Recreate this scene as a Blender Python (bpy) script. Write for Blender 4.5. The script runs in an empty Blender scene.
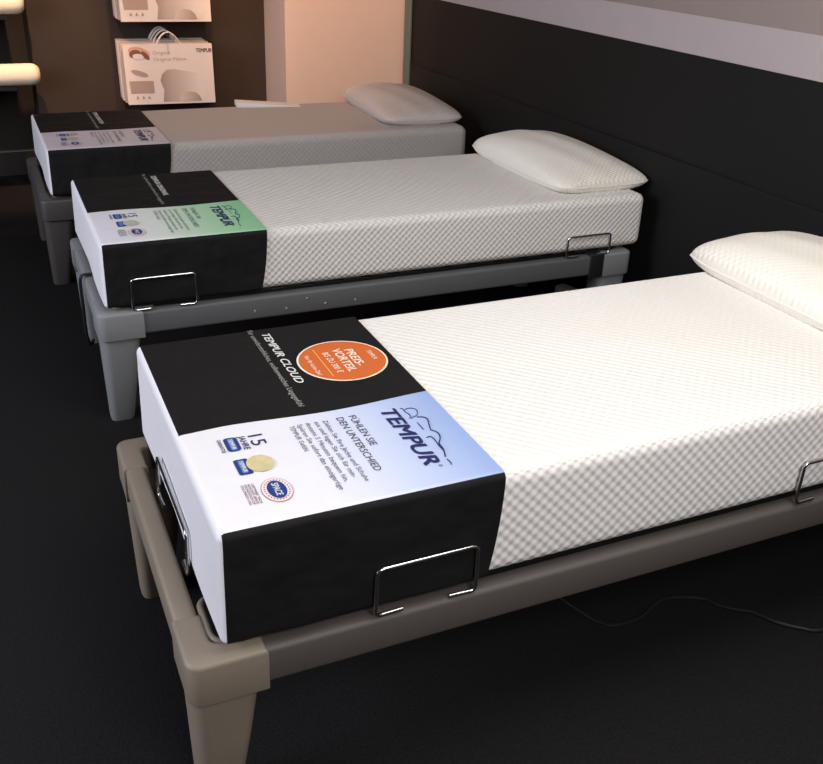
import bpy, bmesh, math, random
from mathutils import Vector, Matrix
random.seed(4)
C = bpy.context.scene.collection
sc = bpy.context.scene
PI = math.pi

# ------------------------------------------------------------------ materials
def srgb(r, g, b):
    f = lambda c: (c/255/12.92) if c/255 <= .04045 else ((c/255+.055)/1.055)**2.4
    return (f(r), f(g), f(b), 1)

def base_mat(name, col, rough=.6, metal=0.0, spec=.5):
    m = bpy.data.materials.new(name); m.use_nodes = True
    b = m.node_tree.nodes['Principled BSDF']
    b.inputs['Base Color'].default_value = col if len(col) == 4 else (*col, 1)
    b.inputs['Roughness'].default_value = rough
    b.inputs['Metallic'].default_value = metal
    b.inputs['Specular IOR Level'].default_value = spec
    return m, m.node_tree, b

def noisy(name, col, rough=.6, scale=60, amount=.15, bump=.1, dist=.002, metal=0.0, spec=.5, detail=4):
    """plain coloured material with a fine procedural mottling and bump"""
    m, nt, b = base_mat(name, col, rough, metal, spec)
    tc = nt.nodes.new('ShaderNodeTexCoord')
    n = nt.nodes.new('ShaderNodeTexNoise'); n.inputs['Scale'].default_value = scale; n.inputs['Detail'].default_value = detail
    nt.links.new(tc.outputs['Object'], n.inputs['Vector'])
    mx = nt.nodes.new('ShaderNodeMix'); mx.data_type = 'RGBA'
    c = Vector(col[:3])
    mx.inputs['A'].default_value = (*(c*(1-amount)), 1); mx.inputs['B'].default_value = (*(c*(1+amount)), 1)
    nt.links.new(n.outputs['Fac'], mx.inputs['Factor']); nt.links.new(mx.outputs['Result'], b.inputs['Base Color'])
    if bump:
        bp = nt.nodes.new('ShaderNodeBump'); bp.inputs['Strength'].default_value = bump; bp.inputs['Distance'].default_value = dist
        nt.links.new(n.outputs['Fac'], bp.inputs['Height']); nt.links.new(bp.outputs['Normal'], b.inputs['Normal'])
    return m

def quilted(name, col, pitch=.030, dist=.004, strength=1.0):
    """white stretch knit with staggered little puffs; UVs are in metres"""
    m, nt, b = base_mat(name, col, .85, 0, .2)
    N, Lk = nt.nodes, nt.links
    uv = N.new('ShaderNodeUVMap'); uv.uv_map = 'UVMap'
    sp = N.new('ShaderNodeSeparateXYZ'); Lk.new(uv.outputs['UV'], sp.inputs['Vector'])
    def sine(sock):
        a = N.new('ShaderNodeMath'); a.operation = 'MULTIPLY'; a.inputs[1].default_value = 2*PI/pitch; Lk.new(sock, a.inputs[0])
        s = N.new('ShaderNodeMath'); s.operation = 'SINE'; Lk.new(a.outputs[0], s.inputs[0]); return s.outputs[0]
    p = N.new('ShaderNodeMath'); p.operation = 'MULTIPLY'; Lk.new(sine(sp.outputs['X']), p.inputs[0]); Lk.new(sine(sp.outputs['Y']), p.inputs[1])
    q = N.new('ShaderNodeMath'); q.operation = 'MULTIPLY_ADD'; q.inputs[1].default_value = .5; q.inputs[2].default_value = .5; Lk.new(p.outputs[0], q.inputs[0])
    no = N.new('ShaderNodeTexNoise'); no.inputs['Scale'].default_value = 6; no.inputs['Detail'].default_value = 2
    Lk.new(uv.outputs['UV'], no.inputs['Vector'])
    ad = N.new('ShaderNodeMath'); ad.operation = 'MULTIPLY_ADD'; ad.inputs[1].default_value = .9; Lk.new(no.outputs['Fac'], ad.inputs[0]); Lk.new(q.outputs[0], ad.inputs[2])
    bp = N.new('ShaderNodeBump'); bp.inputs['Strength'].default_value = strength; bp.inputs['Distance'].default_value = dist
    Lk.new(ad.outputs[0], bp.inputs['Height']); Lk.new(bp.outputs['Normal'], b.inputs['Normal'])
    return m

def gradient_print(name, stops, rough=.5, axis='X'):
    """printed colour run along an object axis; stops = [(position in metres, colour)]"""
    m, nt, b = base_mat(name, (1, 1, 1, 1), rough, 0, .3)
    N, Lk = nt.nodes, nt.links
    tc = N.new('ShaderNodeTexCoord'); sp = N.new('ShaderNodeSeparateXYZ'); Lk.new(tc.outputs['Object'], sp.inputs['Vector'])
    lo, hi = stops[0][0], stops[-1][0]
    mr = N.new('ShaderNodeMapRange'); mr.inputs['From Min'].default_value = lo; mr.inputs['From Max'].default_value = hi
    Lk.new(sp.outputs[axis], mr.inputs['Value'])
    cr = N.new('ShaderNodeValToRGB'); e = cr.color_ramp.elements
    while len(e) < len(stops): e.new(.5)
    for k, (p, c) in enumerate(stops):
        e[k].position = (p-lo)/(hi-lo); e[k].color = c
    Lk.new(mr.outputs['Result'], cr.inputs['Fac']); Lk.new(cr.outputs['Color'], b.inputs['Base Color'])
    no = N.new('ShaderNodeTexNoise'); no.inputs['Scale'].default_value = 14; no.inputs['Detail'].default_value = 2
    Lk.new(tc.outputs['Object'], no.inputs['Vector'])
    bp = N.new('ShaderNodeBump'); bp.inputs['Strength'].default_value = .25; bp.inputs['Distance'].default_value = .01
    Lk.new(no.outputs['Fac'], bp.inputs['Height']); Lk.new(bp.outputs['Normal'], b.inputs['Normal'])
    return m

M = {}
M['quilt'] = quilted('white_quilted_knit', (.80, .785, .75, 1), .0262, .0024)
M['quilt_fine'] = quilted('fine_quilted_knit', (.74, .715, .68, 1), .0235, .0030)
M['quilt_pillow'] = quilted('white_pillow_knit', (.80, .77, .70, 1), .021, .0016)
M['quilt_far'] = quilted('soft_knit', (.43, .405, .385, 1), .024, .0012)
M['quilt_far_pillow'] = quilted('soft_pillow_knit', (.56, .51, .47, 1), .022, .001)
M['sleeve'] = noisy('black_cotton', (.0085, .0080, .0085, 1), .75, 9, .08, .5, .03, spec=.2, detail=2)
M['end'] = noisy('white_cotton', (.74, .74, .78, 1), .8, 10, .02, .12, .02, spec=.2, detail=2)
M['panel_blue'] = gradient_print('blue_print', [(.02, (.80, .80, .84, 1)), (.22, (.76, .77, .84, 1)), (.36, (.56, .63, .82, 1)), (.535, (.29, .40, .69, 1))])
M['panel_green'] = gradient_print('green_print', [(.02, (.80, .79, .86, 1)), (.18, (.72, .77, .72, 1)), (.34, (.42, .68, .45, 1)), (.535, (.22, .58, .30, 1))])
M['panel_grey'] = gradient_print('grey_print', [(.02, (.70, .64, .72, 1)), (.25, (.66, .62, .68, 1)), (.535, (.50, .49, .53, 1))])
M['taupe'] = noisy('taupe_plastic', (.088, .076, .069, 1), .6, 180, .06, .06, .001)
M['tan'] = noisy('tan_plastic', (.24, .20, .152, 1), .55, 180, .06, .06, .001)
M['grey_rail'] = noisy('grey_rail_paint', (.092, .097, .099, 1), .6, 180, .06, .06, .001)
M['grey'] = noisy('grey_plastic', (.215, .225, .230, 1), .6, 180, .06, .06, .001)
M['grey_far'] = noisy('dark_grey_plastic', (.068, .063, .060, 1), .5, 180, .06, .06, .001)
M['chrome'] = base_mat('chrome', (.62, .62, .63, 1), .2, 1)[0]
M['dark_metal'] = base_mat('dark_metal', (.02, .02, .02, 1), .4, .3)[0]
M['slat'] = noisy('dark_slat', (.03, .026, .022, 1), .5, 40, .2, .05)
M['beige_plastic'] = noisy('beige_plastic', (.20, .175, .14, 1), .5, 90, .05, .03)
M['carpet'] = noisy('black_carpet', (.0108, .0105, .0110, 1), .95, 160, .85, .6, .004, spec=.1, detail=6)
M['black_wall'] = noisy('black_wall_paint', (.0046, .0045, .0043, 1), .7, 25, .08, .05, spec=.3)
M['brown_wall'] = noisy('dark_brown_wall_paint', (.030, .021, .016, 1), .7, 8, .1, .04, spec=.3)
M['dark_recess'] = noisy('dark_recess_paint', (.018, .013, .011, 1), .75, 8, .1, .04, spec=.3)
M['beige_wall'] = noisy('beige_wall_paint', (.56, .46, .40, 1), .8, 12, .03, .04, spec=.2)
M['white_band'] = noisy('band_light_tone', (.43, .375, .383, 1), .8, 12, .03, .04, spec=.2)  # band's brighter light than the wall above is put into its colour
M['upper_wall'] = noisy('upper_wall_dim_tone', (.28, .23, .212, 1), .8, 6, .05, .04, spec=.2)  # dimmer light above the band is put into this darker colour
M['ceiling'] = noisy('ceiling_paint', (.55, .54, .52, 1), .9, 10, .03, .03)
M['green_glow_trim'] = noisy('wall_edge_green_glow', (.085, .125, .105, 1), .45, 30, .08, .03)  # greenish light on the black wall's edge, painted in as colour
M['bolt'] = base_mat('bolt_metal', (.32, .32, .32, 1), .4, .5)[0]
M['adapter'] = noisy('green_lit_plastic', (.62, .70, .64, 1), .5, 40, .03, .02)  # white plastic, with the green LED light tinted into its colour
M['navy'] = base_mat('navy_ink', srgb(28, 34, 92), .6)[0]
M['ink_grey'] = base_mat('grey_ink', srgb(88, 88, 104), .7)[0]
M['ink_dark'] = base_mat('dark_ink', srgb(58, 56, 66), .7)[0]
M['ink_green'] = base_mat('green_grey_ink', srgb(84, 106, 92), .7)[0]
M['ink_white'] = base_mat('white_ink', srgb(225, 225, 222), .6)[0]
M['ink_silver'] = base_mat('silver_ink', srgb(165, 163, 160), .6)[0]
M['badge_blue'] = base_mat('badge_blue', srgb(32, 60, 132), .5)[0]
M['badge_light'] = base_mat('badge_light_blue', srgb(96, 128, 186), .5)[0]
M['coin'] = noisy('coin_print', srgb(205, 194, 148), .6, 70, .30, 0)
M['coin_pale'] = base_mat('coin_pale_print', srgb(190, 188, 176), .6)[0]
M['orange'] = base_mat('orange_print', srgb(208, 104, 48), .5)[0]
M['sticker_white'] = base_mat('sticker_white', srgb(246, 232, 214), .5)[0]
M['sticker_line'] = base_mat('sticker_line', srgb(246, 170, 100), .5)[0]
M['ink_red'] = base_mat('red_ink', srgb(190, 92, 98), .6)[0]
M['ink_mixed'] = base_mat('dull_red_ink', srgb(118, 78, 88), .6)[0]
M['cable'] = base_mat('black_cable', (.012, .012, .013, 1), .35)[0]
M['bag'] = noisy('pale_bag_paper', (.74, .66, .60, 1), .55, 30, .03, .02)
M['bag_back'] = noisy('brownish_bag_paper', (.52, .40, .33, 1), .55, 30, .06, .02)
M['bag_grey'] = base_mat('bag_grey_print', (.40, .30, .24, 1), .6)[0]
M['bag_hair'] = base_mat('bag_brown_print', (.20, .09, .05, 1), .6)[0]
M['bag_skin'] = base_mat('bag_skin_print', (.62, .36, .24, 1), .6)[0]
M['bag_ink'] = base_mat('bag_ink', (.09, .03, .03, 1), .6)[0]
M['bag_text'] = base_mat('bag_soft_ink', (.44, .34, .28, 1), .6)[0]
M['bag_pillow'] = gradient_print('bag_pillow_print', [(-.06, (.34, .26, .21, 1)), (.0, (.48, .39, .33, 1)), (.16, (.74, .66, .60, 1)), (.3, (.74, .66, .60, 1))])
M['bag_pillow_end'] = gradient_print('bag_pillow_end_print', [(.05, (.62, .54, .46, 1)), (.15, (.40, .31, .24, 1))])
M['cord'] = base_mat('pale_cord', (.72, .66, .60, 1), .6)[0]
M['roll'] = noisy('cream_velour', (.80, .72, .58, 1), .85, 60, .03, .1)
M['cloth'] = noisy('pale_cloth', (.75, .70, .66, 1), .85, 60, .03, .1)
M['shelf'] = base_mat('dark_shelf_board', (.012, .010, .009, 1), .6)[0]
M['plinth_edge'] = base_mat('plinth_edge_strip', (.30, .29, .28, 1), .35, .6)[0]

# ------------------------------------------------------------------ object helpers
def obj(name, bm, mat, parent=None, smooth=True, kind=None):
    me = bpy.data.meshes.new(name)
    if smooth:
        for f in bm.faces: f.smooth = True
    bm.to_mesh(me); bm.free()
    me.materials.append(mat)
    if smooth:
        try: me.set_sharp_from_angle(angle=math.radians(38))
        except Exception: pass
    o = bpy.data.objects.new(name, me); C.objects.link(o)
    if parent: o.parent = parent
    if kind: o['kind'] = kind
    return o

def tag(o, label, cat, group=None):
    o['label'] = label; o['category'] = cat
    if group: o['group'] = group
    return o

def thing(name, label, cat, loc=(0, 0, 0), rotz=0, group=None):
    o = bpy.data.objects.new(name, None); C.objects.link(o)
    o.location = loc; o.rotation_euler = (0, 0, rotz); o.empty_display_size = .1
    return tag(o, label, cat, group)

def box(bm, x0, x1, y0, y1, z0, z1, bevel=0, seg=3):
    vs = [bm.verts.new((x, y, z)) for z in (z0, z1) for y in (y0, y1) for x in (x0, x1)]
    q = [(0, 2, 3, 1), (4, 5, 7, 6), (0, 1, 5, 4), (2, 6, 7, 3), (0, 4, 6, 2), (1, 3, 7, 5)]
    fs = [bm.faces.new([vs[i] for i in f]) for f in q]
    if bevel:
        es = list({e for f in fs for e in f.edges})
        bmesh.ops.bevel(bm, geom=es, offset=bevel, segments=seg, profile=.5, affect='EDGES')
    return bm

def bx(*a, **k): return box(bmesh.new(), *a, **k)

def tube(bm, pts, r, n=10, closed=False):
    pts = [Vector(p) for p in pts]; N = len(pts); rings = []
    prev = None
    for i, p in enumerate(pts):
        a = pts[(i-1) % N] if (closed or i > 0) else p
        b = pts[(i+1) % N] if (closed or i < N-1) else p
        t = (b-a).normalized()
        if prev is None:
            s = t.cross(Vector((0, 0, 1)))
            if s.length < .1: s = t.cross(Vector((1, 0, 0)))
        else:
            s = prev - t*prev.dot(t)
        s.normalize(); prev = s
        u = t.cross(s)
        rings.append([bm.verts.new(p+(s*math.cos(2*PI*k/n)+u*math.sin(2*PI*k/n))*r) for k in range(n)])
    for i in range(N if closed else N-1):
        A, B = rings[i], rings[(i+1) % N]
        for k in range(n): bm.faces.new([A[k], A[(k+1) % n], B[(k+1) % n], B[k]])
    if not closed:
        bm.faces.new(rings[0][::-1]); bm.faces.new(rings[-1])
    return bm

def fillet(pts, r, n=6):
    """round the inner corners of a polyline"""
    pts = [Vector(p) for p in pts]; out = [pts[0]]
    for a, b, c in zip(pts, pts[1:], pts[2:]):
        d = min(r, (a-b).length*.49, (c-b).length*.49)
        p, q = b+(a-b).normalized()*d, b+(c-b).normalized()*d
        for k in range(n+1):
            t = k/n; out.append(p*(1-t)**2+b*2*t*(1-t)+q*t*t)
    return out+[pts[-1]]

def smooth_path(pts, n=8):
    pts = [Vector(p) for p in pts]; out = []
    for i in range(len(pts)-1):
        p0, p1, p2, p3 = pts[max(i-1, 0)], pts[i], pts[i+1], pts[min(i+2, len(pts)-1)]
        for k in range(n):
            t = k/n
            out.append(.5*((2*p1)+(p2-p0)*t+(2*p0-5*p1+4*p2-p3)*t*t+(3*p1-p0-3*p2+p3)*t**3))
    return out+[pts[-1]]

def round_box(lo, hi, r, step, uvrot=False):
    """box with rounded edges made of a fine grid, UVs in metres on every side"""
    bm = bmesh.new(); uvl = bm.loops.layers.uv.new('UVMap')
    lo, hi = Vector(lo), Vector(hi)
    ilo, ihi = lo+Vector((r, r, r)), hi-Vector((r, r, r))
    def coords(a, b):
        base = [0, .15, .3, .5, .7, .85, 1]
        out = [a+r*t for t in base]
        n = max(1, round((b-a-2*r)/step))
        out += [a+r+(b-a-2*r)*k/n for k in range(1, n)]
        return out+[b-r*(1-t) for t in base]
    cs = [coords(lo[k], hi[k]) for k in range(3)]
    def put(p):
        q = Vector([min(max(p[k], ilo[k]), ihi[k]) for k in range(3)])
        d = p-q
        return q+d.normalized()*r if d.length > 1e-9 else p
    for ax in range(3):
        u, v = [k for k in range(3) if k != ax]
        for side in (0, 1):
            grid = []
            for b in cs[v]:
                row = []
                for a in cs[u]:
                    p = Vector((0, 0, 0)); p[u] = a; p[v] = b; p[ax] = hi[ax] if side else lo[ax]
                    row.append((bm.verts.new(put(p)), a, b))
                grid.append(row)
            for j in range(len(grid)-1):
                for i in range(len(grid[0])-1):
                    q = [grid[j][i], grid[j][i+1], grid[j+1][i+1], grid[j+1][i]]
                    if (side == 1) == (ax == 1): q = q[::-1]
                    f = bm.faces.new([t[0] for t in q])
                    for l, t in zip(f.loops, q): l[uvl].uv = (t[1], t[2])
    bmesh.ops.remove_doubles(bm, verts=bm.verts, dist=1e-5)
    bmesh.ops.recalc_face_normals(bm, faces=bm.faces)
    return bm

def text_mesh(body, size=1.0, shear=0.0, bold=0.0):
    cu = bpy.data.curves.new('t', 'FONT'); cu.body = body; cu.size = size; cu.shear = shear; cu.offset = bold
    cu.fill_mode = 'BOTH'; cu.resolution_u = 3
    o = bpy.data.objects.new('t', cu); C.objects.link(o)
    dg = bpy.context.evaluated_depsgraph_get(); dg.update()
    me = bpy.data.meshes.new_from_object(o.evaluated_get(dg))
    vs = [v.co.copy() for v in me.vertices]; fs = [list(p.vertices) for p in me.polygons]
    bpy.data.objects.remove(o); bpy.data.curves.remove(cu); bpy.data.meshes.remove(me)
    return vs, fs

def add_text(bm, body, to3d, x, y, width, cap, shear=0.0, bold=0.0):
    """letters in a flat text plane; to3d maps (tx, ty) to a point; width and cap height in metres"""
    vs, fs = text_mesh(body, 1.0, shear)
    if not vs: return
    x0, x1 = min(v.x for v in vs), max(v.x for v in vs)
    H = .73
    sx = width/(x1-x0) if width else cap/H
    up = (to3d(1, 0)-to3d(0, 0)).cross(to3d(0, 1)-to3d(0, 0)).normalized()
    # heavier strokes: the same outline set a few times with tiny shifts
    sh = [(0, 0)] if not bold else [(0, 0), (-bold, -bold*.7), (bold, bold*.7), (bold, -bold*.7), (-bold, bold*.7)]
    for k, (ox, oy) in enumerate(sh):
        nv = [bm.verts.new(to3d(x+(v.x-x0+ox)*sx, y+(v.y+oy)*cap/H)+up*3e-5*k) for v in vs]
        for f in fs:
            try: bm.faces.new([nv[i] for i in f])
            except ValueError: pass

def poly(bm, pts): return bm.faces.new([bm.verts.new(p) for p in pts])

# ------------------------------------------------------------------ beds
W = .7815; FX = .0566; FY = .0148; RZ0, RZ1 = .318, .397; BL = 2.0
MB = .414

def leg_bm():
    bm = bmesh.new()
    def ring(x0, x1, y0, y1, z, r):
        pts = []
        for cx, cy, a0 in ((x1-r, y0+r, -90), (x1-r, y1-r, 0), (x0+r, y1-r, 90), (x0+r, y0+r, 180)):
            for k in range(7):
                a = math.radians(a0+15*k); pts.append((cx+r*math.cos(a), cy+r*math.sin(a), z))
        return [bm.verts.new(p) for p in pts]
    # local frame: outer corner at the origin, going inwards in +x, +y
    rs = [ring(.012, .084, .040, .112, 0, .020), ring(.010, .087, .038, .113, .006, .022), ring(.005, .112, .020, .119, .18, .026), ring(.001, .129, .003, .126, .335, .026)]
    n = len(rs[0])
    for A, B in zip(rs, rs[1:]):
        for k in range(n): bm.faces.new([A[k], A[(k+1) % n], B[(k+1) % n], B[k]])
    bm.faces.new(rs[0][::-1]); bm.faces.new(rs[-1])
    return bm

def cap_bm(lx=.138, ly=.135, t=.050):
    """rounded L shaped corner piece, outer corner at origin"""
    e = .0045; r = .028
    pts = [(lx, -e)]
    arc = [( -e+r-r*math.sin(math.radians(a)), -e+r-r*math.cos(math.radians(a))) for a in range(0, 91, 15)]
    out = [(lx, -e)]+arc+[(-e, ly), (t, ly)]
    ri = .014
    out += [(t+ri-ri*math.cos(math.radians(a)), t+ri-ri*math.sin(math.radians(a))) for a in range(0, 91, 30)]
    out += [(lx, t)]
    bm = bmesh.new()
    lo = [bm.verts.new((x, y, RZ0-.010+.0)) for x, y in out]; hi = [bm.verts.new((x, y, RZ1+.003)) for x, y in out]
    n = len(out)
    for k in range(n): bm.faces.new([lo[k], hi[k], hi[(k+1) % n], lo[(k+1) % n]])
    top = bm.faces.new(hi[::-1]); bot = bm.faces.new(lo)
    bmesh.ops.recalc_face_normals(bm, faces=bm.faces)
    es = [ed for ed in bm.edges if all(v.co.z > RZ1 for v in ed.verts)]
    bmesh.ops.bevel(bm, geom=es, offset=.010, segments=4, profile=.5, affect='EDGES')
    es = [ed for ed in bm.edges if all(v.co.z < RZ0-.005 for v in ed.verts)]
    bmesh.ops.bevel(bm, geom=es, offset=.004, segments=2, profile=.5, affect='EDGES')
    return bm

def corner_xf(bm, sx, sy):
    mx = -FX if sx > 0 else BL-.045
    my = -FY if sy > 0 else W+FY
    bmesh.ops.transform(bm, matrix=Matrix.Translation((mx, my, 0)) @ Matrix.Diagonal((sx, sy, 1, 1)), verts=bm.verts)
    if sx*sy < 0: bmesh.ops.reverse_faces(bm, faces=bm.faces)
    return bm

def retainer(a, b, y, parent, lean=0.0, axis='x', z0=RZ1+.006, h=.104, foot=.055):
    m = lambda s, dy, z: (s, y+dy, z) if axis == 'x' else (y+dy, s, z)
    pts = [m(a+foot, .002, z0), m(a, 0, z0), m(a+.002, lean, z0+h), m(b-.002, lean, z0+h), m(b, 0, z0), m(b-foot, .002, z0)]
    return obj('retainer_bar', tube(bmesh.new(), fillet(pts, .014), .0042, 10), M['chrome'], parent)

HE = BL-.045      # head end of the frame
def make_bed(loc, rot, label, mat, cap_mat, bars, foot_bar=None):
    t = thing('bed_frame', label, 'bed frame', loc, rot, 'bed frames in a row')
    rt = .044
    for y0 in (-FY, W+FY-rt):
        obj('side_rail', bx(-FX+.10, HE-.10, y0, y0+rt, RZ0, RZ1, bevel=.010), mat, t)
    obj('foot_rail', bx(-FX, -FX+rt, .08, W-.08, RZ0, RZ1, bevel=.010), cap_mat, t)
    obj('head_rail', bx(HE-rt, HE, .08, W-.08, RZ0, RZ1, bevel=.010), mat, t)
    for sx in (1, -1):
        for sy in (1, -1):
            obj('corner_cap', corner_xf(cap_bm(), sx, sy), cap_mat, t)
            obj('leg', corner_xf(leg_bm(), sx, sy), cap_mat, t)
    # slatted base: rounded bar all round, slats on top
    yi = .055
    for sy in (1,):
        q = lambda y: y if sy > 0 else W-y
        path = fillet([(.040, q(.165), .392), (-.003, q(.160), .392), (-.003, q(.036), .392), (.120, q(.030), .392)], .035, 8)
        obj('corner_holder', tube(bmesh.new(), path, .0065, 10), M['beige_plastic'], t)
    obj('slat_frame_bar', bx(.020, .046, .05, W-.05, .378, .402, bevel=.003), M['dark_metal'], t)
    for y in (yi, W-yi):
        obj('slat_frame_bar', bx(.03, HE-.03, y-.014, y+.014, .378, .4020, bevel=.003), M['dark_metal'], t)
    for k in range(18):
        x = .035+k*.1055
        obj('slat', bx(x, x+.06, .032, W-.032, .4020, .4138, bevel=.002, seg=1), M['slat'], t)
    for x in (.40, 1.05, 1.70):
        obj('cross_bar', bx(x, x+.04, .02, W-.02, .350, .380, bevel=.003), M['dark_metal'], t)
    obj('clamp', bx(1.765, 1.828, -FY-.006, .03, .310, .404, bevel=.004), M['dark_metal'], t)
    for a, b in bars:
        retainer(a, b, -.0118, t, h=.104 if a < 1.6 else .080)
    if foot_bar:
        retainer(foot_bar[0], foot_bar[1], -.006, t, lean=.003, axis='y', z0=.404, h=.098, foot=.05)
    return t

def make_mattress(bed, label, m0, w, zt, mat, r=.030, length=BL):
    # the mattress is its own thing lying on the slats
    bm = round_box((m0, 0, MB), (length+m0, w, zt), r, .04)
    o = obj('mattress', bm, mat)
    o.location = bed.location; o.rotation_euler = bed.rotation_euler
    return tag(o, label, 'mattress', 'quilted mattresses')

PB = .338   # where printed panel and black part meet on the top

def make_cover(bed, label, m0, w, zt, Lc, panel_mat, title, subtitle, ink, sticker=False, heavy=True):
    root = thing('display_cover', label, 'mattress cover', bed.location, bed.rotation_euler[2], 'printed display covers')
    g = .004
    full = round_box((m0-g, -g, MB-.001), (m0+Lc+.25, w+g, zt+g), .016, .02)
    sx = w/W
    pb = PB*sx
    # cut exactly along the end of the cover, the end panel edge and the print edge
    def cut(co, no):
        bmesh.ops.bisect_plane(full, geom=full.verts[:]+full.edges[:]+full.faces[:], plane_co=co, plane_no=no)
    cut((m0+Lc, 0, 0), (1, 0, 0)); cut((0, pb, 0), (0, 1, 0)); cut((m0+.005, 0, 0), (1, 0, 0)); cut((0, .004, 0), (0, 1, 0))
    gone = []
    for f in full.faces:
        c = f.calc_center_median()
        if c.x > m0+Lc or f.normal.z < -.8: gone.append(f); f.material_index = 3
        elif c.x < m0+.005: f.material_index = 1
        elif c.z > zt-.022 and .0035 < c.y < pb: f.material_index = 2
        else: f.material_index = 4 if c.y < .0039 or (c.y < w/2 and c.z < zt-.03) else 0
    bmesh.ops.delete(full, geom=gone, context='FACES')
    # gentle sag of the cloth: hem line bends back below, print edge waves a little
    for v in full.verts:
        if abs(v.co.y-pb) < .02 and v.co.z > zt-.01:
            k = 1-abs(v.co.y-pb)/.02
            v.co.y += k*.007*math.sin((v.co.x-m0)*13+.6)*min(1, max(0, v.co.x-m0)/.1)
        q = max(0, v.co.x-(m0+Lc)+.12)/.12
        if q > 0:
            d = (zt-v.co.z)/(zt-MB); v.co.x -= .024*q*q*d*d
        if v.co.x < m0+.012 and v.co.z < zt-.05:      # loose hem at the foot end
            v.co.x -= .005*(.5+.5*math.sin(v.co.y*9))*((zt-v.co.z)/(zt-MB))
            v.co.z += .020*math.exp(-((v.co.y-.36)/.12)**2)*((zt-v.co.z)/(zt-MB))**5
    for v in full.verts:                               # soft diagonal drag folds on the hanging sides
        if v.co.y < .002 and v.co.x > m0+.02:
            k = max(0, min(1, (zt-.02-v.co.z)/.06))*max(0, min(1, (m0+Lc-.02-v.co.x)/.08))
            v.co.y -= .0013*k*(1+math.sin(34*(v.co.x-.9*(v.co.z-zt))+2*math.sin(9*v.co.x)))
    def region(idx):
        b = full.copy()
        bmesh.ops.delete(b, geom=[f for f in b.faces if f.material_index != idx], context='FACES')
        for f in b.faces: f.material_index = 0
        bmesh.ops.solidify(b, geom=b.faces[:], thickness=.0016)
        return b
    obj('black_top', region(0), M['sleeve'], root)
    obj('black_side', region(4), M['sleeve'], root)
    obj('end_panel', region(1), M['end'], root)['label'] = 'white end panel'
    panel = obj('printed_panel', region(2), panel_mat, root)
    full.free()
    zz = zt+g+.0012
    P = lambda tx, ty: Vector((ty, -tx*1.0, zz))      # text runs towards -y, letters' up is +x
    def T(x, y, z=0): return lambda a, b: Vector((x+b, (y-a)*1.0, zz+z))
    dx = {True: 0, False: m0-.0105}[m0 > 0]
    def line(bm, body, xb, y0, y1, cap, shear=0, bold=0, z=0):
        ya, yb = y0*sx, y1*sx
        add_text(bm, body, T(xb+dx, ya, z), 0, 0, ya-yb, cap, shear, bold)
    def disc(bm, cx, cy, rx, ry, z, n=40):
        poly(bm, [(cx+dx+rx*math.cos(2*PI*k/n), (cy+ry*math.sin(2*PI*k/n))*sx, zz+z) for k in range(n)])
    def rect(bm, x0, x1, y0, y1, z, r=.008):
        out = []
        for cx, cy, a0 in ((x1-r, y1-r, 0), (x0+r, y1-r, 90), (x0+r, y0+r, 180), (x1-r, y0+r, 270)):
            for k in range(5):
                a = math.radians(a0+22.5*k); out.append((cx+dx+r*math.cos(a), (cy+r*math.sin(a))*sx, zz+z))
        poly(bm, out)
    # --- logo on the panel
    b = bmesh.new(); line(b, 'TEMPUR', .414, .294, .072, .0345, .18, .026); obj('brand_lettering', b, M['navy'], panel, False)
    b = bmesh.new(); add_text(b, '®', T(.436+dx, .066*sx), 0, 0, .008, .008)
    # reclining figure drawn with thin strokes above the letters
    def stroke(pts, w0=.0022):
        ps = smooth_path([(x+dx, y*sx, zz) for x, y in pts], 6)
        tube(b, ps, w0/2, 5)
    for w0, pts in (
            (0.0016, [(0.457, 0.29), (0.462, 0.286), (0.461, 0.274), (0.464, 0.261), (0.464, 0.247)]),
            (0.0018, [(0.465, 0.283), (0.478, 0.284), (0.486, 0.275), (0.484, 0.263), (0.477, 0.251), (0.469, 0.249)]),
            (0.0014, [(0.458, 0.248), (0.463, 0.244), (0.468, 0.247)]),
            (0.0024, [(0.475, 0.245), (0.487, 0.24), (0.491, 0.229), (0.486, 0.212), (0.48, 0.192)]),
            (0.0016, [(0.466, 0.224), (0.466, 0.21), (0.466, 0.194)]),
            (0.0026, [(0.478, 0.189), (0.485, 0.179), (0.487, 0.167), (0.482, 0.151), (0.472, 0.135), (0.47, 0.112), (0.462, 0.087)]),
            (0.0022, [(0.458, 0.163), (0.467, 0.165), (0.47, 0.151), (0.468, 0.128), (0.468, 0.106), (0.462, 0.087)]),
            (0.002, [(0.461, 0.078), (0.462, 0.063), (0.46, 0.058)])):
        stroke(pts, w0)
    obj('figure_drawing', b, M['navy'], panel, False)
    # --- headline and body copy
    b = bmesh.new()
    line(b, 'FÜHLEN SIE', .346, .296, .174, .0155); line(b, 'DEN UNTERSCHIED', .320, .297, .087, .0155)
    obj('headline_lettering', b, ink[0], panel, False)
    b = bmesh.new()
    rows = [('Ziehen Sie Ihre Jacke und Schuhe', .291, .296, .062), ('aus und legen Sie sich für min-', .274, .297, .082), ('destens 5 Minuten bequem hin.', .256, .299, .073),
            ('Spüren Sie sofort das einzigartige', .239, .298, .052), ('TEMPUR Gefühl.', .222, .297, .195)]
    for body, x, ya, yb in rows: line(b, body, x, ya, yb, .0105)
    obj('body_lettering', b, ink[1], panel, False)
    # --- warranty mark
    w_ = obj('warranty_mark', (lambda q: (rect(q, .089, .115, .243, .295, 0), q)[1])(bmesh.new()), M['badge_blue'], panel, False)
    b = bmesh.new(); rect(b, .096, .108, .247, .291, .0004, .004); obj('badge_stripe', b, M['badge_light'], w_, False)
    b = bmesh.new(); line(b, '15', .137, .290, .250, .030); obj('number_lettering', b, M['navy'], w_, False)
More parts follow.
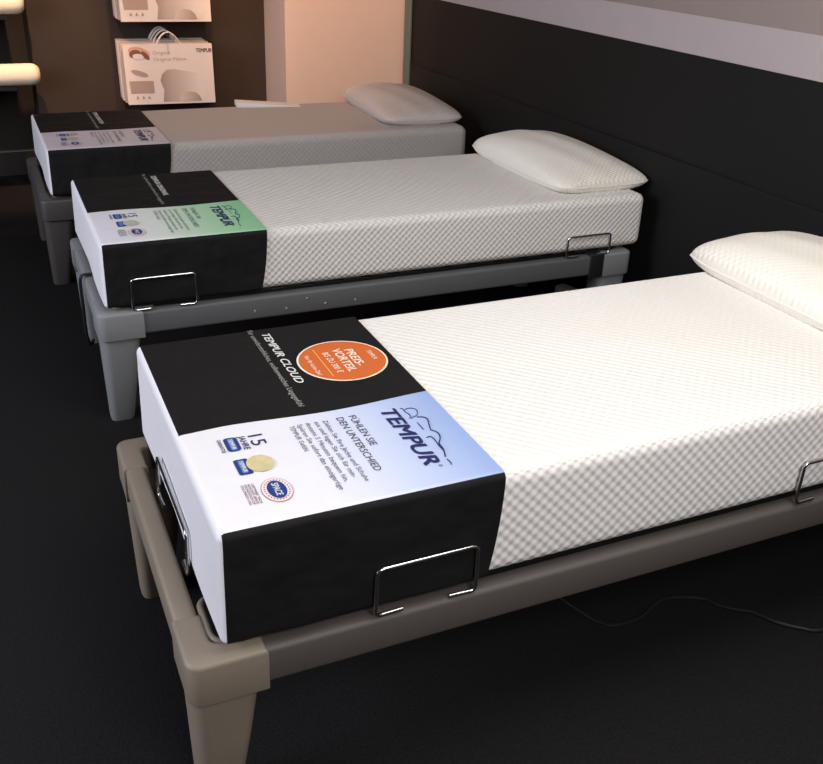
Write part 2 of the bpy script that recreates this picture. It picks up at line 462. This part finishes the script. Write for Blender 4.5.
    b = bmesh.new(); line(b, 'JAHRE', .119, .294, .242, .013, 0, .01); obj('years_lettering', b, M['navy'], w_, False)
    b = bmesh.new(); line(b, 'GARANTIE', .0775, .294, .244, .0075, 0, .01); obj('warranty_lettering', b, M['navy'], w_, False)
    if heavy:
        b = bmesh.new(); line(b, 'TEMPUR', .0985, .287, .250, .0075, .15, .02, .0008); obj('badge_lettering', b, M['ink_white'], w_, False)
    # --- coin mark
    q_ = obj('quality_mark', (lambda q: (rect(q, .088, .114, .158, .212, 0, .004), q)[1])(bmesh.new()), M['badge_blue'], panel, False)
    b = bmesh.new(); rect(b, .095, .106, .163, .207, .0004, .003); obj('badge_stripe', b, M['badge_light'], q_, False)
    b = bmesh.new(); disc(b, .133, .186, .0255, .029, .0008); obj('coin_picture', b, M['coin'] if heavy else M['coin_pale'], q_, False)
    if heavy:
        b = bmesh.new(); line(b, 'TEMPUR', .0975, .204, .166, .0075, .15, .02, .0008); obj('badge_lettering', b, M['ink_white'], q_, False)
    # --- round seal with its four lines of copy
    s_ = obj('round_seal', (lambda q: (disc(q, .1365, .092, .0275, .039, 0), q)[1])(bmesh.new()), M['ink_red'], panel, False)
    b = bmesh.new(); disc(b, .1365, .092, .0262, .0375, .0003); obj('seal_ring', b, M['ink_white'], s_, False)
    b = bmesh.new()
    for k in range(26):
        a = 2*PI*k/26
        cx, cy = .1365+.0215*math.cos(a), .092+.0310*math.sin(a)
        disc(b, cx, cy, .0016, .0022, .0006, 6)
    obj('seal_marks', b, M['ink_red'], s_, False)
    b = bmesh.new(); disc(b, .1365, .092, .0168, .0285, .0008); obj('seal_center', b, M['badge_blue'], s_, False)
    b = bmesh.new(); line(b, 'SPACE', .131, .112, .072, .0125, .1, .015, .0012); obj('seal_lettering', b, M['ink_white'], s_, False)
    b = bmesh.new()
    for k, tx in enumerate(('CERTIFIED TECH', 'NOLOGY SPACE', 'FOUNDATION OF', 'COLORADO USA')):
        line(b, tx, .0985-.0062*k, .126, .062, .0045, 0, .012)
    obj('seal_caption', b, M['ink_mixed'] if heavy else M['ink_dark'], s_, False)
    # --- title on the black part
    b = bmesh.new(); line(b, title, .2935, .742, .470, .0195, .22, .016); obj('title_lettering', b, M['ink_white'], root, False)
    b = bmesh.new(); line(b, subtitle, .266, .772, .368, .0130, .05, 0); obj('subtitle_lettering', b, M['ink_silver'], root, False)
    if sticker:
        cx, cy, rx, ry = .4255, .5445, .1030, .1045
        b = bmesh.new(); disc(b, cx, cy, rx, ry, .0004, 64)
        st = obj('price_sticker', b, M['sticker_white'], root, False); st['label'] = 'round orange price sticker'
        b = bmesh.new(); disc(b, cx, cy, rx-.0045, ry-.0045, .0009, 64); obj('sticker_face', b, M['orange'], st, False)
        for nm, tx, xb, ya, yb, cap, bold in (('brand_lettering', 'TEMPUR', .493, .571, .523, .0110, .006), ('headline_lettering', 'PREIS-', .4465, .592, .503, .0215, .014),
                ('headline_lettering', 'VORTEIL', .419, .602, .482, .0215, .014), ('amount_lettering', 'BIS ZU 300 €', .393, .592, .484, .0150, .006), ('period_lettering', 'Nur für kurze Zeit!', .349, .590, .487, .0110, .005)):
            b = bmesh.new(); line(b, tx, xb, ya, yb, cap, .06, bold, .0014); obj(nm, b, M['sticker_white'], st, False)
        b = bmesh.new(); poly(b, [(.3775+dx, .616, zz+.0013), (.3775+dx, .472, zz+.0013), (.3800+dx, .472, zz+.0013), (.3800+dx, .616, zz+.0013)])
        obj('sticker_line', b, M['sticker_line'], st, False)
    return root

def make_pillow(label, x, y, z, rot, hx, hy, h, mat, tilt=(0, 0)):
    bm = bmesh.new(); uvl = bm.loops.layers.uv.new('UVMap')
    n = 44
    def co(i, j, s):
        u, v = -1+2*i/n, -1+2*j/n
        u = math.sin(u*PI/2); v = math.sin(v*PI/2)
        px = hx*u*(1-.03*(1-v*v)-.085*v**8); py = hy*v*(1-.02*(1-u*u)-.05*u**8)
        t = max(0, (1-u*u)*(1-v*v))**.36
        seam = .022+.006*(abs(u*v)**3)
        w = .0025*math.sin(9*u+4*v)*(1-u*u)
        if s > 0: pz = seam+(h-.022)*t*(1.0+.22*v-.10*u*v)+w*t
        else: pz = max(0, seam-.07*t)
        return Vector((px, py, pz))
    top = [[bm.verts.new(co(i, j, 1)) for i in range(n+1)] for j in range(n+1)]
    bot = [[top[j][i] if i in (0, n) or j in (0, n) else bm.verts.new(co(i, j, -1)) for i in range(n+1)] for j in range(n+1)]
    for j in range(n):
        for i in range(n):
            for g, fl in ((top, 0), (bot, 1)):
                q = [g[j][i], g[j][i+1], g[j+1][i+1], g[j+1][i]]
                if fl: q = q[::-1]
                f = bm.faces.new(q)
                for l in f.loops: l[uvl].uv = (l.vert.co.x, l.vert.co.y)
    o = obj('pillow', bm, mat)
    # piping along the seam
    pts = [co(i, 0, 1) for i in range(n)]+[co(n, j, 1) for j in range(n)]+[co(i, n, 1) for i in range(n, 0, -1)]+[co(0, j, 1) for j in range(n, 0, -1)]
    obj('seam_piping', tube(bmesh.new(), pts, .003, 6, True), mat, o)
    o.location = (x, y, z); o.rotation_euler = (tilt[0], tilt[1], rot)
    return tag(o, label, 'pillow', 'pillows at the head ends')

B2 = (.0588, 1.6012, 0); B3 = (0, 2.9528, 0)
bed1 = make_bed((0, 0, 0), 0, 'taupe bed frame nearest the camera, under the mattress with the orange sticker', M['taupe'], M['tan'], [(.285, .492), (1.299, 1.506)], (.225, .525))
bed2 = make_bed(B2, -.0038, 'mid grey plastic bed frame in the middle, under the green-printed cover', M['grey_rail'], M['grey'], [(.052, .256), (1.656, 1.850)])
bed3 = make_bed(B3, .0032, 'dark grey bed frame at the back, nearest the brown wall', M['grey_far'], M['grey_far'], [])

for x, z in ((.443, .349), (.552, .3445), (.625, .372), (.690, .345), (.800, .3445)):
    bm = bmesh.new(); bmesh.ops.create_uvsphere(bm, u_segments=10, v_segments=6, radius=.005)
    bmesh.ops.transform(bm, matrix=Matrix.Translation((x, -FY, z)) @ Matrix.Diagonal((1, .5, 1, 1)), verts=bm.verts)
    obj('bolt', bm, M['bolt'], bed2)
make_mattress(bed1, 'white quilted mattress nearest the camera, largest in view', .0105, W, .6453, M['quilt'])
make_mattress(bed2, 'white quilted mattress on the middle bed with the green-printed cover', -.0262, .806, .6199, M['quilt_fine'], length=2.03)
make_mattress(bed3, 'greyish smooth-sided mattress on the farthest bed before the beige wall', -.0071, .797, .6077, M['quilt_far'], .038)

SUB = 'Für unwiderstehliches, wolkenweiches Liegegefühl'
make_cover(bed1, 'black mattress cover with pale blue printed panel and orange sticker', .0105, W, .6453, .532, M['panel_blue'], 'TEMPUR CLOUD', SUB, (M['ink_dark'], M['ink_grey']), True)
make_cover(bed2, 'black mattress cover with green printed panel on the middle bed', -.0262, .806, .6199, .522, M['panel_green'], 'TEMPUR ORIGINAL', SUB, (M['ink_green'], M['ink_green']), False, False)
make_cover(bed3, 'black mattress cover with dull lilac grey panel on the farthest bed', -.0071, .797, .6077, .517, M['panel_grey'], 'TEMPUR SENSATION', SUB, (M['ink_grey'], M['ink_grey']), False, False)

make_pillow('cream pillow on the nearest mattress, cut off by the right edge', 1.845, .475, .6453, 0.0, .225, .375, .115, M['quilt_pillow'])
make_pillow('white textured pillow at the head of the middle bed', 1.925, 2.045, .6199, 0.0, .215, .385, .115, M['quilt_pillow'])
make_pillow('smooth grey-beige pillow on the farthest bed in front of the beige wall', 1.815, 3.42, .6077, -.05, .215, .385, .110, M['quilt_far_pillow'])

# ------------------------------------------------------------------ room
XW = 2.15
def struct(name, bm, mat): return obj(name, bm, mat, None, False, 'structure')
struct('floor', bx(-4.5, XW+.15, -4.5, 5.2, -.05, 0), M['carpet'])
struct('wall_right', bx(XW, XW+.15, -4.5, 4.13, 0, 1.138), M['black_wall'])
struct('trim_1', bx(XW-.012, XW, -4.5, 4.02, .0, .757, bevel=.004), M['black_wall'])
struct('trim_2', bx(XW, XW+.15, -4.5, 4.60, 1.138, 1.270), M['white_band'])
struct('wall_right_upper', bx(XW+.004, XW+.15, -4.5, 4.60, 1.270, 2.8), M['upper_wall'])
struct('trim_3', bx(XW-.018, XW, 4.035, 4.115, 0, 1.136, bevel=.006), M['green_glow_trim'])
struct('wall_back_column', bx(1.412, XW, 4.15, 4.60, 0, 2.8), M['beige_wall'])
struct('wall_back', bx(.075, 1.412, 4.57, 5.20, 0, 2.8), M['brown_wall'])
struct('wall_back_recess', bx(-4.5, .075, 5.03, 5.20, 0, 2.8), M['dark_recess'])
struct('baseboard_back', bx(-4.5, .075, 5.005, 5.03, 0, .146), M['shelf'])
struct('trim_4', bx(-4.5, .075, 5.000, 5.03, .146, .152), M['plinth_edge'])
struct('ceiling', bx(-4.5, XW+.15, -4.5, 5.2, 2.8, 2.85), M['ceiling'])

# ------------------------------------------------------------------ display on the back wall
def shelf(z, label):
    o = obj('shelf_board', bx(-1.3, -.030, 4.42, 5.03, z-.028, z, bevel=.002, seg=1), M['shelf'], None, False)
    return tag(o, label, 'shelf')
shelf(.637, 'dark shelf board under the lower cream neck roll')
shelf(1.005, 'dark shelf board under the upper cream neck roll')

def neck_roll(x1, y, z, r, L, label):
    bm = bmesh.new(); n = 28; rings = []
    prof = [(0, .0), (.004, .55), (.014, .80), (.030, .95), (.055, 1.0)]
    xs = [(x1-a, k) for a, k in prof]+[(x1-L*t, 1.0) for t in (.3, .5, .7)]+[(x1-L+a, k) for a, k in prof[::-1]]
    for x, k in xs:
        rings.append([bm.verts.new((x, y+max(k, .02)*r*math.cos(2*PI*q/n), z+r+max(k, .02)*r*math.sin(2*PI*q/n))) for q in range(n)])
    for A, B in zip(rings, rings[1:]):
        for k in range(n): bm.faces.new([A[k], A[(k+1) % n], B[(k+1) % n], B[k]])
    bm.faces.new(rings[0][::-1]); bm.faces.new(rings[-1])
    bmesh.ops.recalc_face_normals(bm, faces=bm.faces)
    o = obj('neck_roll', bm, M['roll'])
    return tag(o, label, 'neck pillow', 'neck rolls on the shelves')
neck_roll(.097, 4.42, .637, .058, .46, 'lower cream neck roll on the left shelf, level with the bags')
neck_roll(.062, 4.42, 1.005, .058, .46, 'upper cream neck roll at the top left corner')

def hook(z, label):
    bm = bmesh.new()
    tube(bm, fillet([(.784, 4.575, z), (.784, 4.30, z), (.784, 4.285, z+.02)], .01, 4), .004, 8)
    t = obj('display_hook', bm, M['dark_metal'])
    obj('back_plate', bx(.735, .835, 4.5635, 4.5695, z-.02, z+.04, bevel=.001, seg=1), M['shelf'], t, False)
    return tag(t, label, 'hook')

def make_bag(x, y, zb, label, group, rz, front=True, mat=None):
    """paper bag, 0.5 wide, 0.34 high, hanging by a cord; origin at the middle of the bottom edge of its front"""
    w, h, d = .246, .328, .045
    t = thing('carrier_bag', label, 'bag', (x, y, zb), rz, group)
    bm = bmesh.new()
    # body with a pinched top and folded gussets
    lo = [(-w, 0, 0), (w, 0, 0), (w-.006, d/2, 0), (w, d, 0), (-w, d, 0), (-w+.006, d/2, 0)]
    hi = [(-w-.006, .008, h), (w-.004, .008, h), (w-.016, d/2, h), (w-.004, d-.008, h), (-w-.006, d-.008, h), (-w+.006, d/2, h)]
    A = [bm.verts.new(p) for p in lo]; B = [bm.verts.new(p) for p in hi]
    for k in range(6): bm.faces.new([A[k], A[(k+1) % 6], B[(k+1) % 6], B[k]])
    bm.faces.new(A[::-1]); bm.faces.new(B)
    obj('bag_body', bm, mat or M['bag'], t, False)
    for yy in (.012, d-.012):
        pts = [(-.065+.13*k/16, yy, h-.004+.066*math.sin(PI*k/16)**.75) for k in range(17)]
        obj('handle', tube(bmesh.new(), pts, .0032, 7), M['cord'], t)
    if front:
        F = lambda px, pz, k=0: Vector((-w-.006*(pz/h)+px, .008*(pz/h)-.0012-.0006*k, pz))     # px from the left edge
        def flat(name, pts, m, k=0):
            b = bmesh.new(); poly(b, [F(px, pz, k) for px, pz in pts]); return obj(name, b, m, t, False)
        def blob(cx, cz, rx, rz_, a0=0, n=28, pw=1.0):
            out = []
            for k in range(n):
                a = 2*PI*k/n; c, s = math.cos(a), math.sin(a)
                px, pz = rx*abs(c)**pw*(1 if c > 0 else -1), rz_*abs(s)**pw*(1 if s > 0 else -1)
                out.append((cx+px*math.cos(a0)-pz*math.sin(a0), cz+px*math.sin(a0)+pz*math.cos(a0)))
            return out
        flat('text_box', [(.020, .062), (.150, .062), (.150, .130), (.016, .130)], M['bag_grey'])
        flat('sleeper_picture', blob(.085, .283, .060, .030, -.25), M['bag_skin'])
        b = bmesh.new(); poly(b, [F(px, pz, 1) for px, pz in blob(.062, .277, .032, .022, .2)]); poly(b, [F(px, pz, 1) for px, pz in blob(.118, .268, .030, .013, -.8)])
        obj('hair_picture', b, M['bag_hair'], t, False)
        flat('cushion_picture', blob(.078, .262, .030, .016, -.1), M['bag'], 2)
        b = bmesh.new(); poly(b, [F(px, pz, 1) for px, pz in blob(.078, .172, .048, .014, -.32)]); obj('hand_picture', b, M['bag_grey'], t, False)
        pc = flat('pillow_picture', [(.195, .012), (.205, .080), (.188, .130), (.200, .165), (.230, .190), (.275, .192), (.486, .150), (.486, .075), (.430, .012)], M['bag_pillow'])
        b = bmesh.new(); poly(b, [F(px, pz, 1) for px, pz in [(.285, .012), (.300, .050), (.335, .068), (.380, .062), (.405, .040), (.415, .012)]]); obj('pillow_end_picture', b, M['bag_pillow_end'], t, False)
        b = bmesh.new()
        for k in range(3): poly(b, [F(px, pz, 1) for px, pz in [(.045+k*.032, .032), (.062+k*.032, .032), (.0535+k*.032, .050)]])
        obj('icon_marks', b, M['bag_grey'], t, False)
        b = bmesh.new(); add_text(b, 'Original', lambda a, c: F(.160+a, .272+c), 0, 0, .095, .020); add_text(b, 'Original Pillow', lambda a, c: F(.160+a, .238+c), 0, 0, .185, .020)
        obj('title_lettering', b, M['bag_text'], t, False)
        b = bmesh.new(); add_text(b, 'TEMPUR', lambda a, c: F(.402+a, .282+c), 0, 0, .088, .022, .1, .03); obj('brand_lettering', b, M['bag_ink'], t, False)
    return t

for z, tier in ((.520, 'lower'), (.968, 'upper')):
    hook(z+.376, 'dark wall hook carrying the %s row of pillow bags' % tier)
    grp = 'pillow bags on the %s hook' % tier
    make_bag(.790, 4.345, z, 'front pale printed pillow bag of the %s row on the brown wall' % tier, grp, -.05)
    make_bag(.782, 4.402, z+.004, 'second pillow bag of the %s row, just behind the printed front bag' % tier, grp, -.03, False, M['bag_back'])
    make_bag(.778, 4.458, z+.006, 'third pillow bag of the %s row, second from the wall' % tier, grp, -.02, False, M['bag'])
    make_bag(.780, 4.5252, z+.008, 'rearmost pillow bag of the %s row, closest to the wall' % tier, grp, 0, False, M['bag_back'])

# folded cloth along the far edge of the last bed
bm = bx(-.17, .17, -.05, .05, 0, .030, bevel=.006)
for v in bm.verts: v.co.z *= max(.12, 1-.9*(v.co.x+.17)/.34)
o = obj('folded_cloth', bm, M['cloth'])
o.location = (1.170, 3.70, .6078); o.rotation_euler = (0, 0, -.10)
tag(o, 'pale folded cloth lying on the far edge of the farthest mattress', 'cloth')

# ------------------------------------------------------------------ cables
b = bmesh.new()
tube(b, smooth_path([(.90, .40, .005), (.958, .219, .005), (.973, .189, .005), (1.002, .166, .005), (1.08, .165, .005), (1.18, .20, .005), (1.267, .17, .005), (1.288, .137, .005), (1.323, .102, .005), (1.356, .077, .005), (1.384, .027, .005), (1.426, -.014, .005), (1.472, -.04, .005), (1.62, -.06, .005)], 8), .0045, 8)
tag(obj('floor_cable', b, M['cable']), 'thin black cable winding over the carpet beneath the nearest bed', 'cable')
b = bmesh.new()
tube(b, smooth_path([(.070, 1.96, .392), (.056, 1.96, .4045), (.024, 1.958, .4055), (.000, 1.955, .4045), (-.010, 1.952, .385), (-.011, 1.945, .30), (-.012, 1.93, .20), (-.002, 1.935, .155), (.010, 1.95, .165)], 8), .006, 8)
tag(obj('hanging_cable', b, M['cable']), 'black cable hanging over the foot rail of the middle bed', 'cable')

sk = thing('power_adapter', 'pale greenish power adapter on the floor against the black wall, under the middle bed', 'power adapter', (2.095, 2.085, 0), .3)
obj('adapter_body', bx(-.028, .028, -.060, .060, 0, .050, bevel=.006), M['adapter'], sk)
obj('adapter_plug', bx(-.012, .012, .060, .078, .012, .036, bevel=.003), M['dark_metal'], sk)

# ------------------------------------------------------------------ light
def area(name, loc, target, size, power, col, spread=PI, size_y=None):
    l = bpy.data.lights.new(name, 'AREA'); l.energy = power; l.color = col; l.size = size; l.spread = spread
    if size_y: l.shape = 'RECTANGLE'; l.size_y = size_y
    o = bpy.data.objects.new(name, l); C.objects.link(o); o.location = loc
    o.rotation_euler = (Vector(target)-Vector(loc)).to_track_quat('-Z', 'Y').to_euler()
    return o
def spot(name, loc, target, power, col, angle, blend=.6, radius=.05):
    l = bpy.data.lights.new(name, 'SPOT'); l.energy = power; l.color = col; l.spot_size = math.radians(angle); l.spot_blend = blend; l.shadow_soft_size = radius
    o = bpy.data.objects.new(name, l); C.objects.link(o); o.location = loc
    o.rotation_euler = (Vector(target)-Vector(loc)).to_track_quat('-Z', 'Y').to_euler()
    return o
area('ceiling_lamp_over_near_bed', (1.05, .10, 2.74), (1.0, .45, 0), .9, 31, (1, .965, .89), math.radians(150), 1.8)
area('store_light_left', (-3.4, 1.0, 2.2), (0, 1.2, .5), 2.0, 160, (.89, .895, 1.0), PI)
area('store_light_front', (.35, -2.1, 2.45), (.6, .4, .4), 1.2, 60, (1, .955, .98), PI)
spot('warm_wall_spot', (.90, 2.6, 2.72), (1.66, 4.15, 1.25), 250, (1, .52, .27), 38, .6)
spot('warm_bed_spot', (1.10, 3.75, 2.70), (1.0, 3.62, .6), 55, (1, .56, .33), 60, .9)
spot('warm_bag_spot', (.75, 3.2, 2.7), (.8, 4.45, .75), 160, (1, .54, .31), 40, .7)
spot('warm_shelf_spot', (-.1, 3.2, 2.7), (-.05, 4.5, .8), 330, (1, .60, .34), 36, .7)

w = bpy.data.worlds.new('world'); sc.world = w; w.use_nodes = True
w.node_tree.nodes['Background'].inputs['Color'].default_value = (.8, .85, 1, 1)
w.node_tree.nodes['Background'].inputs['Strength'].default_value = .05

# ------------------------------------------------------------------ camera
cam = bpy.data.cameras.new('camera'); co = bpy.data.objects.new('camera', cam); C.objects.link(co)
yaw, pitch, roll, f = .4334, -.4454, .0382, 939.742
fw = Vector((math.sin(yaw)*math.cos(pitch), math.cos(yaw)*math.cos(pitch), math.sin(pitch)))
r = Vector((math.cos(yaw), -math.sin(yaw), 0)); u = r.cross(fw)
c_, s_ = math.cos(roll), math.sin(roll)
r2 = r*c_+u*s_; u2 = -r*s_+u*c_
mw = Matrix(((r2.x, u2.x, -fw.x, -.2445), (r2.y, u2.y, -fw.y, -1.2551), (r2.z, u2.z, -fw.z, 1.5716), (0, 0, 0, 1)))
co.matrix_world = mw
cam.sensor_fit = 'HORIZONTAL'; cam.sensor_width = 36; cam.lens = 36*f/823
cam.shift_x = 3.69/823; cam.shift_y = -22.22/823
cam.clip_start = .05
sc.camera = co
vs = sc.view_settings
vs.view_transform = 'Standard'; vs.look = 'None'; vs.exposure = 0; vs.gamma = 1; vs.use_curve_mapping = False
